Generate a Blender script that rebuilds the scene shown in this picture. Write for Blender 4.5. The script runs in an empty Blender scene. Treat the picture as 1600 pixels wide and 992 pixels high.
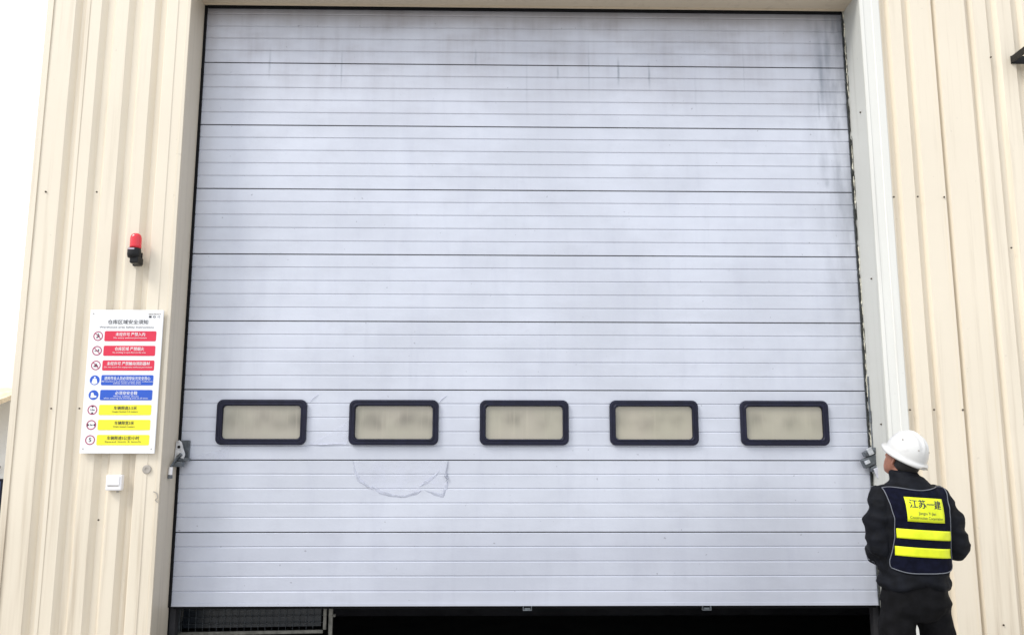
import bpy, bmesh, math, random
from mathutils import Vector, Matrix, noise, Euler
from mathutils.bvhtree import BVHTree
random.seed(7)
R = math.radians
SC = bpy.context.scene
C = SC.collection

# ------------------------------------------------------------------ camera
f_px, pitch, yaw, roll = 1335.6, 0.1584, 0.0177, 0.0011
cd = bpy.data.cameras.new('camera'); cam = bpy.data.objects.new('camera', cd); C.objects.link(cam)
cd.sensor_width = 36; cd.lens = 36 * f_px / 1600; cd.clip_start = .05; cd.clip_end = 3000
fw = Vector((math.sin(yaw) * math.cos(pitch), math.cos(yaw) * math.cos(pitch), math.sin(pitch)))
rt = Vector((math.cos(yaw), -math.sin(yaw), 0)); up = rt.cross(fw)
r2 = rt * math.cos(roll) + up * math.sin(roll); u2 = -rt * math.sin(roll) + up * math.cos(roll)
M = Matrix((r2, u2, -fw)).transposed().to_4x4(); M.translation = Vector((0, -6.2, 1.69))
cam.matrix_world = M
SC.camera = cam

# ------------------------------------------------------------------ world, sun, exposure
SUN_EL, SUN_AZ = R(46), R(236)            # azimuth clockwise from +Y: the light comes from front left
w = bpy.data.worlds.new('World'); SC.world = w; w.use_nodes = True
nt = w.node_tree; bg = nt.nodes['Background']
sky = nt.nodes.new('ShaderNodeTexSky'); sky.sky_type = 'NISHITA'; sky.sun_disc = False
sky.sun_elevation = SUN_EL; sky.sun_rotation = SUN_AZ
sky.air_density = 1.0; sky.dust_density = 4.0; sky.ozone_density = 1.0
# a bright, evenly clouded sky: thin high overcast laid over the clear-sky colour
tc = nt.nodes.new('ShaderNodeTexCoord'); cn = nt.nodes.new('ShaderNodeTexNoise'); cn.inputs['Scale'].default_value = 2.2; cn.inputs['Detail'].default_value = 5
nt.links.new(tc.outputs['Generated'], cn.inputs['Vector'])
mr = nt.nodes.new('ShaderNodeMapRange'); nt.links.new(cn.outputs[0], mr.inputs[0])
for i_, v_ in enumerate((.3, .7, .80, .96)): mr.inputs[i_ + 1].default_value = v_
mxs = nt.nodes.new('ShaderNodeMix'); mxs.data_type = 'RGBA'; nt.links.new(mr.outputs[0], mxs.inputs[0]); nt.links.new(sky.outputs[0], mxs.inputs[6]); mxs.inputs[7].default_value = (8.6, 8.9, 9.4, 1)
nt.links.new(mxs.outputs[2], bg.inputs[0]); bg.inputs[1].default_value = 0.13
sd = bpy.data.lights.new('sun', 'SUN'); sd.energy = 1.8; sd.angle = R(20); sd.color = (1.0, .97, .92)
so = bpy.data.objects.new('sun', sd); C.objects.link(so)
d = Vector((math.sin(SUN_AZ) * math.cos(SUN_EL), math.cos(SUN_AZ) * math.cos(SUN_EL), math.sin(SUN_EL)))
so.rotation_euler = d.to_track_quat('Z', 'Y').to_euler(); so.location = d * 30
SC.view_settings.view_transform = 'Standard'; SC.view_settings.look = 'None'
SC.view_settings.exposure = 0.31; SC.view_settings.gamma = 1

# ------------------------------------------------------------------ node helpers
class NT:
    def __init__(s, name):
        s.m = bpy.data.materials.new(name); s.m.use_nodes = True
        s.t = s.m.node_tree; s.b = s.t.nodes['Principled BSDF']
        s.g = s.t.nodes.new('ShaderNodeNewGeometry'); s.pos = s.g.outputs['Position']
    def n(s, typ, ins=(), **kw):
        x = s.t.nodes.new(typ)
        for k, v in kw.items(): setattr(x, k, v)
        for k, v in dict(ins).items(): s.set(x.inputs[k], v)
        return x
    def set(s, i, v):
        if isinstance(v, bpy.types.NodeSocket): s.t.links.new(v, i)
        else: i.default_value = v
    def math(s, op, a, b=0.0, c=0.0, clamp=False):
        x = s.n('ShaderNodeMath', operation=op); x.use_clamp = clamp
        s.set(x.inputs[0], a); s.set(x.inputs[1], b); s.set(x.inputs[2], c)
        return x.outputs[0]
    def scale(s, v, sc, off=(0, 0, 0)):
        x = s.n('ShaderNodeMapping'); s.set(x.inputs[0], v); x.inputs['Scale'].default_value = sc; x.inputs['Location'].default_value = off
        return x.outputs[0]
    def noise(s, v, sc=5, det=4, rough=.55):
        x = s.n('ShaderNodeTexNoise'); s.set(x.inputs['Vector'], v)
        x.inputs['Scale'].default_value = sc; x.inputs['Detail'].default_value = det; x.inputs['Roughness'].default_value = rough
        return x.outputs[0]
    def ramp(s, v, a, b, x0=0.0, x1=1.0):
        x = s.n('ShaderNodeMapRange'); s.set(x.inputs[0], v)
        for i, k in enumerate((a, b, x0, x1)): x.inputs[i + 1].default_value = k
        x.interpolation_type = 'SMOOTHSTEP'
        return x.outputs[0]
    def mix(s, f, a, b):
        x = s.n('ShaderNodeMix', data_type='RGBA'); s.set(x.inputs[0], f)
        s.set(x.inputs[6], a if isinstance(a, bpy.types.NodeSocket) else (*a, 1)); s.set(x.inputs[7], b if isinstance(b, bpy.types.NodeSocket) else (*b, 1))
        return x.outputs[2]
    def bump(s, h, st=.3, dist=.002):
        x = s.n('ShaderNodeBump'); s.set(x.inputs['Height'], h); x.inputs['Strength'].default_value = st; x.inputs['Distance'].default_value = dist
        s.t.links.new(x.outputs[0], s.b.inputs['Normal'])
    def base(s, v): s.set(s.b.inputs['Base Color'], v if isinstance(v, bpy.types.NodeSocket) else (*v, 1))
    def rough(s, v): s.set(s.b.inputs['Roughness'], v)

def simple(name, col, rough=.5, metal=0.0, var=.12, sc=14, bump=.15, spec=.5):
    s = NT(name)
    n = s.noise(s.pos, sc, 5)
    s.base(s.mix(s.ramp(n, .3, .7), tuple(c * (1 - var) for c in col), tuple(min(1, c * (1 + var)) for c in col)))
    s.rough(rough); s.b.inputs['Metallic'].default_value = metal; s.b.inputs['Specular IOR Level'].default_value = spec
    if bump: s.bump(s.noise(s.pos, sc * 12, 3), bump, .001)
    return s.m

def paint(name, col, dirt, dirt_amt=.35, rough=.42):
    """factory-coated sheet: faint mottling, vertical run-off streaks and streaky darkening towards the ground"""
    s = NT(name)
    big = s.noise(s.pos, 1.3, 3); fine = s.noise(s.pos, 45, 4)
    streak = s.noise(s.scale(s.pos, (16, 16, .55)), 1.0, 5, .6)
    sep = s.n('ShaderNodeSeparateXYZ', {0: s.pos})
    low = s.ramp(sep.outputs[2], 2.9, -.3, 0, .62)
    c = s.mix(s.ramp(big, .3, .7), tuple(x * .965 for x in col), col)
    st = s.math('MULTIPLY', s.ramp(streak, .52, .78), dirt_amt)
    st = s.math('ADD', s.math('MULTIPLY', low, .22), s.math('MULTIPLY_ADD', s.ramp(streak, .4, .75), s.math('MULTIPLY', low, .7), st), 0, True)
    c = s.mix(st, c, dirt)
    spk = s.noise(s.pos, 22, 2, .4)
    c = s.mix(s.ramp(spk, .76, .80, 0, .25), c, tuple(x * .6 for x in col))
    s.base(c); s.rough(s.math('MULTIPLY_ADD', fine, .15, rough - .05))
    s.bump(s.noise(s.pos, 3.5, 2), .25, .004)
    return s.m

# ------------------------------------------------------------------ materials
m_cream = paint('cream_coated_steel', (.775, .70, .572), (.45, .37, .27), .36)
m_white = paint('offwhite_coated_steel', (.74, .74, .70), (.42, .40, .36), .3)
m_revR = paint('grey_reveal_steel', (.56, .565, .53), (.30, .30, .26), .4)
m_soffit = paint('beige_soffit_steel', (.62, .53, .41), (.30, .25, .19), .3)
m_conc = simple('yard_concrete', (.36, .35, .33), .85, var=.2, sc=3, bump=.6)
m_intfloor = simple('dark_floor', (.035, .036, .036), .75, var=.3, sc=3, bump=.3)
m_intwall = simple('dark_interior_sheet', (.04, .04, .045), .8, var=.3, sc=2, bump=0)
m_black = simple('black_rubber', (.007, .007, .008), .8, sc=30, spec=.15)
m_steel = simple('galvanised_steel', (.62, .64, .68), .38, .85, .25, 25, .3)
m_dsteel = simple('dull_grey_steel', (.14, .155, .17), .5, .6, .3, 30, .3)
m_navy = simple('navy_black_plastic', (.009, .010, .026), .5, var=.2, sc=20, bump=.2, spec=.28)
m_wplastic = simple('white_plastic', (.82, .81, .82), .35, var=.03)
m_greyp = simple('grey_plastic', (.38, .35, .31), .5)
m_screw = simple('dark_screw_head', (.09, .07, .05), .5, .4)
m_foam = simple('old_foam_sealant', (.62, .60, .50), .9, var=.3, sc=60, bump=.9)
m_rust = simple('grimy_gap', (.03, .032, .028), .9, var=.5, sc=40, bump=.9)

def door_mat():
    s = NT('door_panel_lavender_grey')
    sep = s.n('ShaderNodeSeparateXYZ', {0: s.pos}); X, Z = sep.outputs[0], sep.outputs[2]
    col = (.585, .612, .69)
    c = s.mix(s.ramp(s.noise(s.scale(s.pos, (.8, 1, 1.5)), 1.1, 4, .6), .34, .66), tuple(x * .90 for x in col), tuple(x * 1.02 for x in col))
    c = s.mix(s.ramp(s.noise(s.scale(s.pos, (5, 1, .9)), 1.3, 6, .65), .45, .72, 0, .22), c, (.44, .46, .55))
    c = s.mix(s.ramp(s.noise(s.scale(s.pos, (1, 1, 1.6)), 4.2, 5, .6), .5, .75, 0, .16), c, (.40, .41, .46))
    # dust run down the upper panels, with the lintel's shade painted in too
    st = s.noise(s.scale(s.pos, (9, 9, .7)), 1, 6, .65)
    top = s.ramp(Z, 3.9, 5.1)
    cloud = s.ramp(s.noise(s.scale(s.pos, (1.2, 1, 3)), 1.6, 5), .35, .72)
    grime_shade = s.math('MULTIPLY', s.math('MULTIPLY', top, s.math('MULTIPLY_ADD', cloud, .6, .35)), s.math('MULTIPLY_ADD', s.ramp(st, .3, .8), .5, .45))
    c = s.mix(s.math('MULTIPLY', grime_shade, .70), c, (.22, .19, .19))
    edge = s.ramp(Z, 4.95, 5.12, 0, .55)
    c = s.mix(edge, c, (.13, .10, .08))  # brown top band: dirt and the lintel's shade mixed into the colour
    c = s.mix(s.math('MULTIPLY', s.ramp(st, .55, .8), .14), c, (.33, .35, .42))
    # grime by the right hand guide
    rg = s.math('MULTIPLY', s.ramp(X, 2.3, 2.62), s.ramp(s.noise(s.scale(s.pos, (7, 1, 1.5)), 1.4, 6), .38, .68))
    rg = s.math('MULTIPLY', rg, s.math('MULTIPLY_ADD', s.ramp(Z, 2.4, 4.6), .45, .12))
    c = s.mix(rg, c, (.15, .17, .21))
    c = s.mix(s.ramp(Z, 1.16, 1.13, 0, .16), c, (.30, .32, .42))   # the lowest panel is a little duller
    # single run marks: x, z centre, half length, half width, strength
    for (x, z, hl, hw, k) in [(.928, 4.60, .13, .0065, .75), (1.165, 4.57, .12, .006, .6), (-.173, 4.70, .09, .006, .45), (.46, 4.59, .07, .006, .5),
                              (.70, 4.62, .25, .005, .3), (2.50, 4.55, .28, .011, .6), (2.555, 4.75, .22, .016, .45), (2.47, 4.35, .14, .006, .45), (.22, 4.5, .3, .005, .18),
                              (2.50, 3.72, .05, .012, .4), (1.52, 4.42, .2, .006, .15), (1.9, 4.62, .25, .004, .2), (-1.2, 4.6, .2, .005, .4), (-1.75, 4.65, .14, .006, .4)]:
        wob = s.math('MULTIPLY_ADD', s.noise(s.scale(s.pos, (1, 1, 9)), 3, 2), .012, -.006)
        dx = s.math('ABSOLUTE', s.math('SUBTRACT', s.math('ADD', X, wob), x))
        dz = s.math('ABSOLUTE', s.math('SUBTRACT', Z, z))
        f = s.math('MULTIPLY', s.ramp(dx, hw * 2.2, 0), s.ramp(dz, hl * 1.2, 0))
        c = s.mix(s.math('MULTIPLY', f, k * .85), c, (.16, .19, .23))
    # scuffs left of centre on the second panel and fine specks
    sc_ = s.math('MULTIPLY', s.ramp(s.noise(s.scale(s.pos, (1, 1, 2)), 19, 6, .7), .60, .72), s.ramp(s.noise(s.pos, .9, 2), .42, .62))
    c = s.mix(s.math('MULTIPLY', sc_, .20), c, (.34, .34, .42))
    spk = s.ramp(s.noise(s.pos, 34, 2, .3), .765, .79)
    c = s.mix(s.math('MULTIPLY', spk, .5), c, (.2, .2, .24))
    s.base(c); s.rough(s.math('MULTIPLY_ADD', s.noise(s.pos, 8, 4), .16, .30))
    s.b.inputs['Metallic'].default_value = .22
    st2 = s.noise(s.scale(s.pos, (150, 150, 60)), 1, 3)
    wv = s.noise(s.scale(s.pos, (1, 1, 2.4)), 1.6, 2)
    s.bump(s.math('MULTIPLY_ADD', wv, 6.0, s.math('MULTIPLY', st2, .35)), .35, .0014)
    return s.m
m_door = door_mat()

def pane_mat():
    s = NT('dusty_beige_acrylic')
    oi = s.n('ShaderNodeObjectInfo'); rv = s.n('ShaderNodeCombineXYZ', {0: s.math('MULTIPLY', oi.outputs['Random'], 37.0), 2: s.math('MULTIPLY', oi.outputs['Random'], 1.3)}).outputs[0]; v = s.n('ShaderNodeVectorMath', {0: s.pos, 1: rv}, operation='ADD').outputs[0]
    blot = s.noise(s.scale(v, (1, 1, .8)), 5.5, 2, .4)
    sep = s.n('ShaderNodeSeparateXYZ', {0: s.pos})
    mid = s.ramp(s.math('ABSOLUTE', s.math('SUBTRACT', sep.outputs[2], 1.925)), .12, .0)
    f = s.math('MULTIPLY', s.ramp(blot, .25, .80), mid)
    c = s.mix(f, (.42, .385, .31), (.21, .19, .155))
    vs = s.noise(s.scale(s.pos, (45, 45, 3)), 1, 4)
    c = s.mix(s.ramp(vs, .5, .75, 0, .25), c, (.50, .45, .35))
    c = s.mix(s.ramp(s.noise(v, 2.6, 2), .35, .65, 0, .35), c, (.34, .34, .25))
    s.base(c); c2 = s.n('ShaderNodeHueSaturation', {4: c, 0: .5, 1: s.math('MULTIPLY_ADD', oi.outputs['Random'], .35, .75), 2: s.math('MULTIPLY_ADD', oi.outputs['Random'], .12, .92)}).outputs[0]; s.base(c2); s.rough(.16); s.b.inputs['Specular IOR Level'].default_value = .5; s.bump(s.noise(s.pos, 2.2, 2), .5, .01)
    return s.m
m_pane = pane_mat()

def film_mat():
    s = NT('clear_protective_film')
    t = s.n('ShaderNodeBsdfTransparent'); mx = s.n('ShaderNodeMixShader')
    n = s.noise(s.scale(s.pos, (1, 1, 1.6)), 9, 2, .5)
    s.base((.80, .82, .93)); s.rough(.4); s.b.inputs['Specular IOR Level'].default_value = .3
    s.set(mx.inputs[0], s.ramp(n, .30, .75, .04, .24))
    s.t.links.new(t.outputs[0], mx.inputs[1]); s.t.links.new(s.b.outputs[0], mx.inputs[2])
    s.t.links.new(mx.outputs[0], s.t.nodes['Material Output'].inputs[0])
    s.bump(n, .3, .003)
    return s.m
m_film = film_mat()
m_filmedge = simple('bunched_film', (.66, .68, .80), .3, var=.15, sc=60, bump=.8)

# ------------------------------------------------------------------ mesh helpers
def new(name, bm, mat=None, parent=None, smooth=False):
    me = bpy.data.meshes.new(name)
    bm.normal_update()
    bm.to_mesh(me); bm.free()
    if mat: me.materials.append(mat)
    if smooth:
        for p in me.polygons: p.use_smooth = True
    o = bpy.data.objects.new(name, me); C.objects.link(o)
    if parent: o.parent = parent
    return o
def empty(name, loc=(0, 0, 0), rz=0, **props):
    o = bpy.data.objects.new(name, None); C.objects.link(o); o.location = loc; o.rotation_euler = (0, 0, rz)
    o.empty_display_size = .2
    for k, v in props.items(): o[k] = v
    return o
def tag(o, **p):
    for k, v in p.items(): o[k] = v
    return o
def box(bm, x0, x1, y0, y1, z0, z1, mx=None, bev=0):
    b = bmesh.new() if bev else bm
    vs = [b.verts.new((x, y, z)) for x in (x0, x1) for y in (y0, y1) for z in (z0, z1)]
    for q in ((0, 1, 3, 2), (4, 6, 7, 5), (0, 4, 5, 1), (2, 3, 7, 6), (0, 2, 6, 4), (1, 5, 7, 3)):
        b.faces.new([vs[i] for i in q])
    if bev:
        bmesh.ops.recalc_face_normals(b, faces=b.faces)
        bmesh.ops.bevel(b, geom=b.edges[:], offset=bev, segments=2, affect='EDGES', profile=.6)
        if mx: bmesh.ops.transform(b, matrix=mx, verts=b.verts)
        me = bpy.data.meshes.new('t'); b.to_mesh(me); b.free(); bm.from_mesh(me); bpy.data.meshes.remove(me)
    elif mx:
        for v in vs: v.co = mx @ v.co
    return bm
def BX(name, mat, parent, *a, **k): return new(name, box(bmesh.new(), *a, **k), mat, parent)
def loft(bm, rings, cap=True, closed=True):
    """rings: lists of equally many points"""
    L = [[bm.verts.new(p) for p in r] for r in rings]
    n = len(L[0])
    for a, b in zip(L, L[1:]):
        for i in range(n if closed else n - 1):
            bm.faces.new((a[i], a[(i + 1) % n], b[(i + 1) % n], b[i]))
    if cap and closed:
        bm.faces.new(L[0][::-1]); bm.faces.new(L[-1])
    return L
def cap_(bm, p0, p1, r0, r1, n=14, flat=1.0, flat_dir=None, round_ends=True):
    """tapered capsule between two points"""
    p0, p1 = Vector(p0), Vector(p1); a = (p1 - p0).normalized()
    u = a.orthogonal().normalized() if flat_dir is None else Vector(flat_dir).cross(a).normalized()
    v = a.cross(u)
    rings = []
    def ring(c, r): return [c + (u * math.cos(t) + v * math.sin(t) * flat) * r for t in [2 * math.pi * k / n for k in range(n)]]
    if round_ends:
        for q in (80, 55, 30): rings.append(ring(p0 - a * r0 * math.sin(R(q)), r0 * math.cos(R(q))))
    rings += [ring(p0, r0), ring(p1, r1)]
    if round_ends:
        for q in (30, 55, 80): rings.append(ring(p1 + a * r1 * math.sin(R(q)), r1 * math.cos(R(q))))
    loft(bm, rings)
def chain(bm, pts, n=12, flat=1.0, fd=None):
    for (p, r), (q_, s) in zip(pts, pts[1:]): cap_(bm, p, q_, r, s, n, flat, fd)
def tube(bm, pts, r, n=8):
    pts = [Vector(p) for p in pts]; rings = []
    for i, p in enumerate(pts):
        t = (pts[min(i + 1, len(pts) - 1)] - pts[max(i - 1, 0)]).normalized()
        ref = Vector((0, 1, 0)) if abs(t.y) < .9 else Vector((1, 0, 0))
        u = t.cross(ref).normalized(); v = t.cross(u)
        rr = r[i] if isinstance(r, (list, tuple)) else r
        rings.append([p + (u * math.cos(2 * math.pi * k / n) + v * math.sin(2 * math.pi * k / n)) * rr for k in range(n)])
    loft(bm, rings)
def disc(bm, c, r, y0, y1, n=24):
    loft(bm, [[(c[0] + r * math.cos(t), y, c[1] + r * math.sin(t)) for t in [2 * math.pi * k / n for k in range(n)]] for y in (y1, y0)])
def ringd(bm, c, r0, r1, y0, y1, n=28):
    T = [2 * math.pi * k / n for k in range(n)]
    def rg(r, y): return [(c[0] + r * math.cos(t), y, c[1] + r * math.sin(t)) for t in T]
    L = loft(bm, [rg(r0, y1), rg(r0, y0), rg(r1, y0), rg(r1, y1), rg(r0, y1)], cap=False)
def rr(w_, h, r, n=6):
    o = []
    for cx, cz, a0 in ((w_ / 2 - r, h / 2 - r, 0), (-w_ / 2 + r, h / 2 - r, 90), (-w_ / 2 + r, -h / 2 + r, 180), (w_ / 2 - r, -h / 2 + r, 270)):
        for k in range(n + 1):
            a = R(a0 + 90 * k / n); o.append((cx + r * math.cos(a), cz + r * math.sin(a)))
    return o
def rplate(bm, cx, cz, w_, h, r, y0, y1):
    """rounded plate, front at y0 (towards the camera), back at y1"""
    pts = rr(w_, h, r)
    loft(bm, [[(cx + x, y1, cz + z) for x, z in pts], [(cx + x, y0, cz + z) for x, z in pts]])
def text_verts(body, size, extrude=.0004, maxw=None, bold=0.0):
    cu = bpy.data.curves.new('t', 'FONT'); cu.body = body; cu.size = size; cu.align_x = 'CENTER'; cu.align_y = 'CENTER'
    cu.extrude = extrude; cu.resolution_u = 2
    o = bpy.data.objects.new('t', cu); C.objects.link(o)
    dg = bpy.context.evaluated_depsgraph_get(); dg.update()
    me = bpy.data.meshes.new_from_object(o.evaluated_get(dg)); bpy.data.objects.remove(o)
    xs = [v.co.x for v in me.vertices]; k = 1.0
    if maxw and xs and (max(xs) - min(xs)) > 0: k = maxw / (max(xs) - min(xs))
    bm = bmesh.new(); bm.from_mesh(me); bpy.data.meshes.remove(me)
    for v in bm.verts: v.co = Vector((v.co.x * k, -v.co.z, v.co.y))
    if bold:   # heavier strokes: a second impression slightly to the side and a hair behind
        g = bmesh.ops.duplicate(bm, geom=bm.verts[:] + bm.edges[:] + bm.faces[:])['geom']
        bmesh.ops.translate(bm, vec=(bold * 1.6, .00012, bold * .5), verts=[e for e in g if isinstance(e, bmesh.types.BMVert)])
    return bm
def text(body, size, x, y, z, mat, parent, maxw=None, name='lettering', bold=0.0):
    bm = text_verts(body, size, maxw=maxw, bold=bold)
    bmesh.ops.translate(bm, vec=(x, y, z), verts=bm.verts)
    return new(name, bm, mat, parent)

# ------------------------------------------------------------------ ground
bm = bmesh.new()
vs = [bm.verts.new(p) for p in ((-600, -600, 0), (600, -600, 0), (600, 600, 0), (-600, 600, 0))]; bm.faces.new(vs)
tag(new('ground', bm, m_conc), kind='structure')
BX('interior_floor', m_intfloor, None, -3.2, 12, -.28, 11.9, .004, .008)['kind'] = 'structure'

# ------------------------------------------------------------------ the building
B = empty('warehouse_building', (0, 0, 0), label='cream corrugated steel warehouse with a tall recessed doorway', category='building')
GW, GD, SL = .034, .036, .046           # groove bottom width, depth, slope width
def sheet(x0, x1, z0, z1, grooves, y=-.30, mat=m_cream, nz=26, seed=0.0, wide=1.0):
    """trapezoidal wall sheet: flats standing proud with grooves between them"""
    pr = [(x0, y + .028), (x0, y)]
    for g in grooves:
        s_, w_ = SL * wide, GW * wide
        pr += [(g - s_, y), (g - s_ * .25, y + GD), (g + w_, y + GD), (g + w_ + s_ * .6, y)]
    pr += [(x1, y), (x1, y + .028)]
    bm = bmesh.new(); rings = []
    for k in range(nz + 1):
        z = z0 + (z1 - z0) * k / nz
        rings.append([(x + .0015 * noise.noise((x * 2 + seed, z * 1.7, 1)), yy + .0022 * noise.noise((x * 1.5 + seed, z * 1.1, 5)), z) for x, yy in pr])
    loft(bm, rings, cap=False, closed=False)
    o = new('cladding_sheet', bm, mat, B)
    return o
TOP = 7.4
sheet(-3.300, -3.024, 0, TOP, [-3.060], seed=1)
sheet(-3.0235, -2.435, 0, TOP, [-2.872, -2.672, -2.482], y=-.297, seed=2)
sheet(2.845, 3.238, 0, TOP, [2.885, 3.045], y=-.297, seed=3, wide=.62)
sheet(3.2385, 3.494, 0, TOP, [3.245], y=-.2985, seed=4, wide=.5)
sheet(3.4945, 4.30, 0, TOP, [3.505, 3.69, 3.88, 4.08], y=-.300, seed=5, wide=.8)
sheet(4.3005, 5.30, 0, TOP, [4.33, 4.52, 4.71, 4.9, 5.1], y=-.298, seed=6)
for k in range(7): sheet(5.3005 + k, 6.30 + k, 0, TOP, [5.34 + k, 5.53 + k, 5.72 + k, 5.92 + k, 6.12 + k], y=-.298 - .001 * (k % 2), seed=7 + k, nz=6)
for k in range(5):  # above the doorway
    x0 = -2.435 + k * 1.056; sheet(x0 + .0005, x0 + 1.056, 5.30, TOP, [x0 + .1, x0 + .29, x0 + .48, x0 + .68, x0 + .87], y=-.298 - .001 * (k % 2), seed=20 + k, nz=6)
# folded flashings round the opening, with a raised lip on their outer edge
def flash(x0, x1, lip, mat, name):
    bm = bmesh.new(); rings = []
    s_ = 1 if x1 > x0 else -1
    pr = [(x0, .0), (x0, -.303), (x0 + s_ * .022, -.306), (x0 + s_ * .026, -.301), (x0 + s_ * .085, -.302), (x0 + s_ * .09, -.307), (x1 - s_ * .006, -.307), (x1, -.303), (x1, -.28)]
    for k in range(31):
        z = 5.3 * k / 30; rings.append([(x + .002 * noise.noise((x, z * 1.3, 9)), y + (.002 * noise.noise((x * 3, z * 1.5, 2)) if y < -.1 else 0), z) for x, y in pr])
    loft(bm, rings, cap=False, closed=False)
    return new(name, bm, mat, B)
m_revL = paint('beige_reveal_steel', (.60, .535, .435), (.33, .28, .22), .3)
# left jamb: reveal and face flange
flash(-2.266, -2.437, 0, m_cream, 'jamb_flashing')
flash(2.702, 2.847, 0, m_white, 'jamb_flashing')
BX('reveal_lining', m_revL, B, -2.2695, -2.2640, -.296, -.002, 0, 5.108)
BX('reveal_lining', m_revR, B, 2.6990, 2.7045, -.296, -.002, 0, 5.108)
BX('lintel_soffit', m_soffit, B, -2.2635, 2.6985, -.296, .10, 5.108, 5.16)
BX('lintel_face', m_cream, B, -2.435, 2.845, -.309, -.298, 5.106, 5.299)
BX('soffit_drip_edge', m_soffit, B, -2.262, 2.697, -.050, -.040, 5.098, 5.1075)
# corner flashing and the rest of the shell
BX('corner_flashing', m_cream, B, -3.306, -3.262, -.309, -.302, 0, TOP, bev=.0015)
BX('side_wall', m_cream, B, -3.305, -3.265, -.262, 12, 0, TOP)
BX('rear_wall', m_intwall, B, -3.26, 12.3, 11.95, 12.0, 0, TOP)
BX('far_side_wall', m_cream, B, 12.30, 12.34, -.27, 12, 0, TOP)
BX('roof', m_soffit, B, -3.36, 12.4, -.36, 12.06, TOP + .002, TOP + .1)
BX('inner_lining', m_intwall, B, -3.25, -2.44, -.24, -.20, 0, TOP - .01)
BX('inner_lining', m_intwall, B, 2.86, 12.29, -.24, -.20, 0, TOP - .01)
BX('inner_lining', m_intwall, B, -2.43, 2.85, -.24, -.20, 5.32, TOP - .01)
BX('jamb_post', m_black, B, -2.437, -2.275, -.19, .14, .01, 5.2)
BX('jamb_post', m_black, B, 2.710, 2.847, -.19, .14, .01, 5.2)
BX('head_beam', m_black, B, -2.43, 2.84, .105, .3, 5.05, 5.5)
# a dark partition inside, well behind the door
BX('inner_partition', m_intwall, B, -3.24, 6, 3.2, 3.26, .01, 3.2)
# screws in the sheets
sm = None
for (x, z) in [(2.856, 3.521), (3.030, 3.525), (3.222, 3.523), (3.657, 4.60), (3.677, 3.15), (2.862, 1.996), (3.030, 1.997), (3.232, 1.997), (3.388, .569), (-3.031, 1.993), (-2.841, 1.994),
               (2.862, .5), (3.030, .48), (3.857, 4.6), (-2.655, 1.254), (-3.2, 3.52), (-2.841, 3.52), (3.66, 1.9), (3.86, 3.5)]:
    if sm is None:
        bm = bmesh.new(); disc(bm, (0, 0), .0065, -.003, 0, 12)
        loft(bm, [[(.0042 * math.cos(t), y, .0042 * math.sin(t)) for t in [math.pi / 3 * k for k in range(6)]] for y in (-.0031, -.009)])
        o = new('screw', bm, m_screw, B); sm = o.data
    else:
        o = bpy.data.objects.new('screw', sm); C.objects.link(o); o.parent = B
    o.location = (x, -.302, z)
# screws in the right reveal
for z in (2.94, 1.9, 4.2):
    o = bpy.data.objects.new('screw', sm); C.objects.link(o); o.parent = B; o.location = (2.698, -.21, z); o.rotation_euler = (0, 0, R(-90))
# crumbling foam sealant and black gap along the right side of the door
def ragged(nm, mt, x, y, z0, z1, rad, seed, keep):
    z = z0
    while z < z1:
        ln = random.uniform(.04, .30)
        if noise.noise((z * 2.3, seed, 0)) > keep:
            n = max(3, int(ln / .012)); pts = []; rd = []
            for k in range(n):
                zz = z + ln * k / (n - 1)
                pts.append((x + .007 * noise.noise((zz * 16, seed, 3)), y + .004 * noise.noise((zz * 30, seed, 8)), zz))
                rd.append(rad * (.55 + .75 * abs(noise.noise((zz * 33, seed, 4)))) * (.4 if k in (0, n - 1) else 1))
            bm = bmesh.new(); tube(bm, pts, rd, 6); new(nm, bm, mt, B, smooth=True)
        z += ln + random.uniform(.0, .05)
ragged('foam_sealant', m_foam, 2.697, -.022, 1.75, 5.05, .0075, 1.0, -.12)
ragged('cracked_gap', m_rust, 2.690, -.020, .7, 5.08, .0085, 5.0, -.3); ragged('cracked_gap', m_rust, 2.6985, -.032, 1.2, 5.08, .005, 9.0, .05)
# bent scrap of the flashing low on the left corner of the opening
bm = bmesh.new(); tube(bm, [(-2.30, -.311, 1.44), (-2.275, -.316, 1.43), (-2.268, -.314, 1.40), (-2.285, -.312, 1.385), (-2.268, -.314, 1.37)], .0035, 6)
new('dented_lip', bm, m_greyp, B)

# ------------------------------------------------------------------ sectional door
D = empty('sectional_door', (.21, 0, 0), label='raised lavender grey sectional door with a row of five windows', category='door')
D.location = (0, 0, 0)
XL, XR, Z0 = -2.247, 2.683, .647
def section(k, ztop=None):
    z0 = Z0 + .5 * k; h = .5 if ztop is None else ztop - z0
    pr = [(.038, .003), (-.0005, .003), (-.003, .0055)]
    for g in (.1, .2, .3, .4):
        if g + .01 < h: pr += [(-.003, g - .0062), (-.0010, g - .0035), (.0014, g - .0006), (.0014, g + .0010), (-.0014, g + .0042), (-.003, g + .0066)]
    pr += [(-.003, h - .0065), (.0, h - .0035), (.038, h - .0035)]
    bm = bmesh.new(); nx = 40; rings = []
    for i in range(nx + 1):
        x = XL + (XR - XL) * i / nx
        wv = .0022 * noise.noise((x * 1.1, k * 3.1, 0)); sag = .0014 * noise.noise((x * .7, k * 9.0, 5))
        rings.append([(x, y + wv * (1 - abs(z / h - .5)), z0 + z + sag * (1 if .01 < z < h - .01 else 0)) for y, z in pr])
    loft(bm, rings)
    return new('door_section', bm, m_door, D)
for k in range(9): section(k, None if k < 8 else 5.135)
# dark seam strip behind the joints
for k in range(1, 9): BX('joint_seal', m_black, D, XL + .004, XR - .004, .004, .034, Z0 + .5 * k - .0034, Z0 + .5 * k + .0029)
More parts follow.
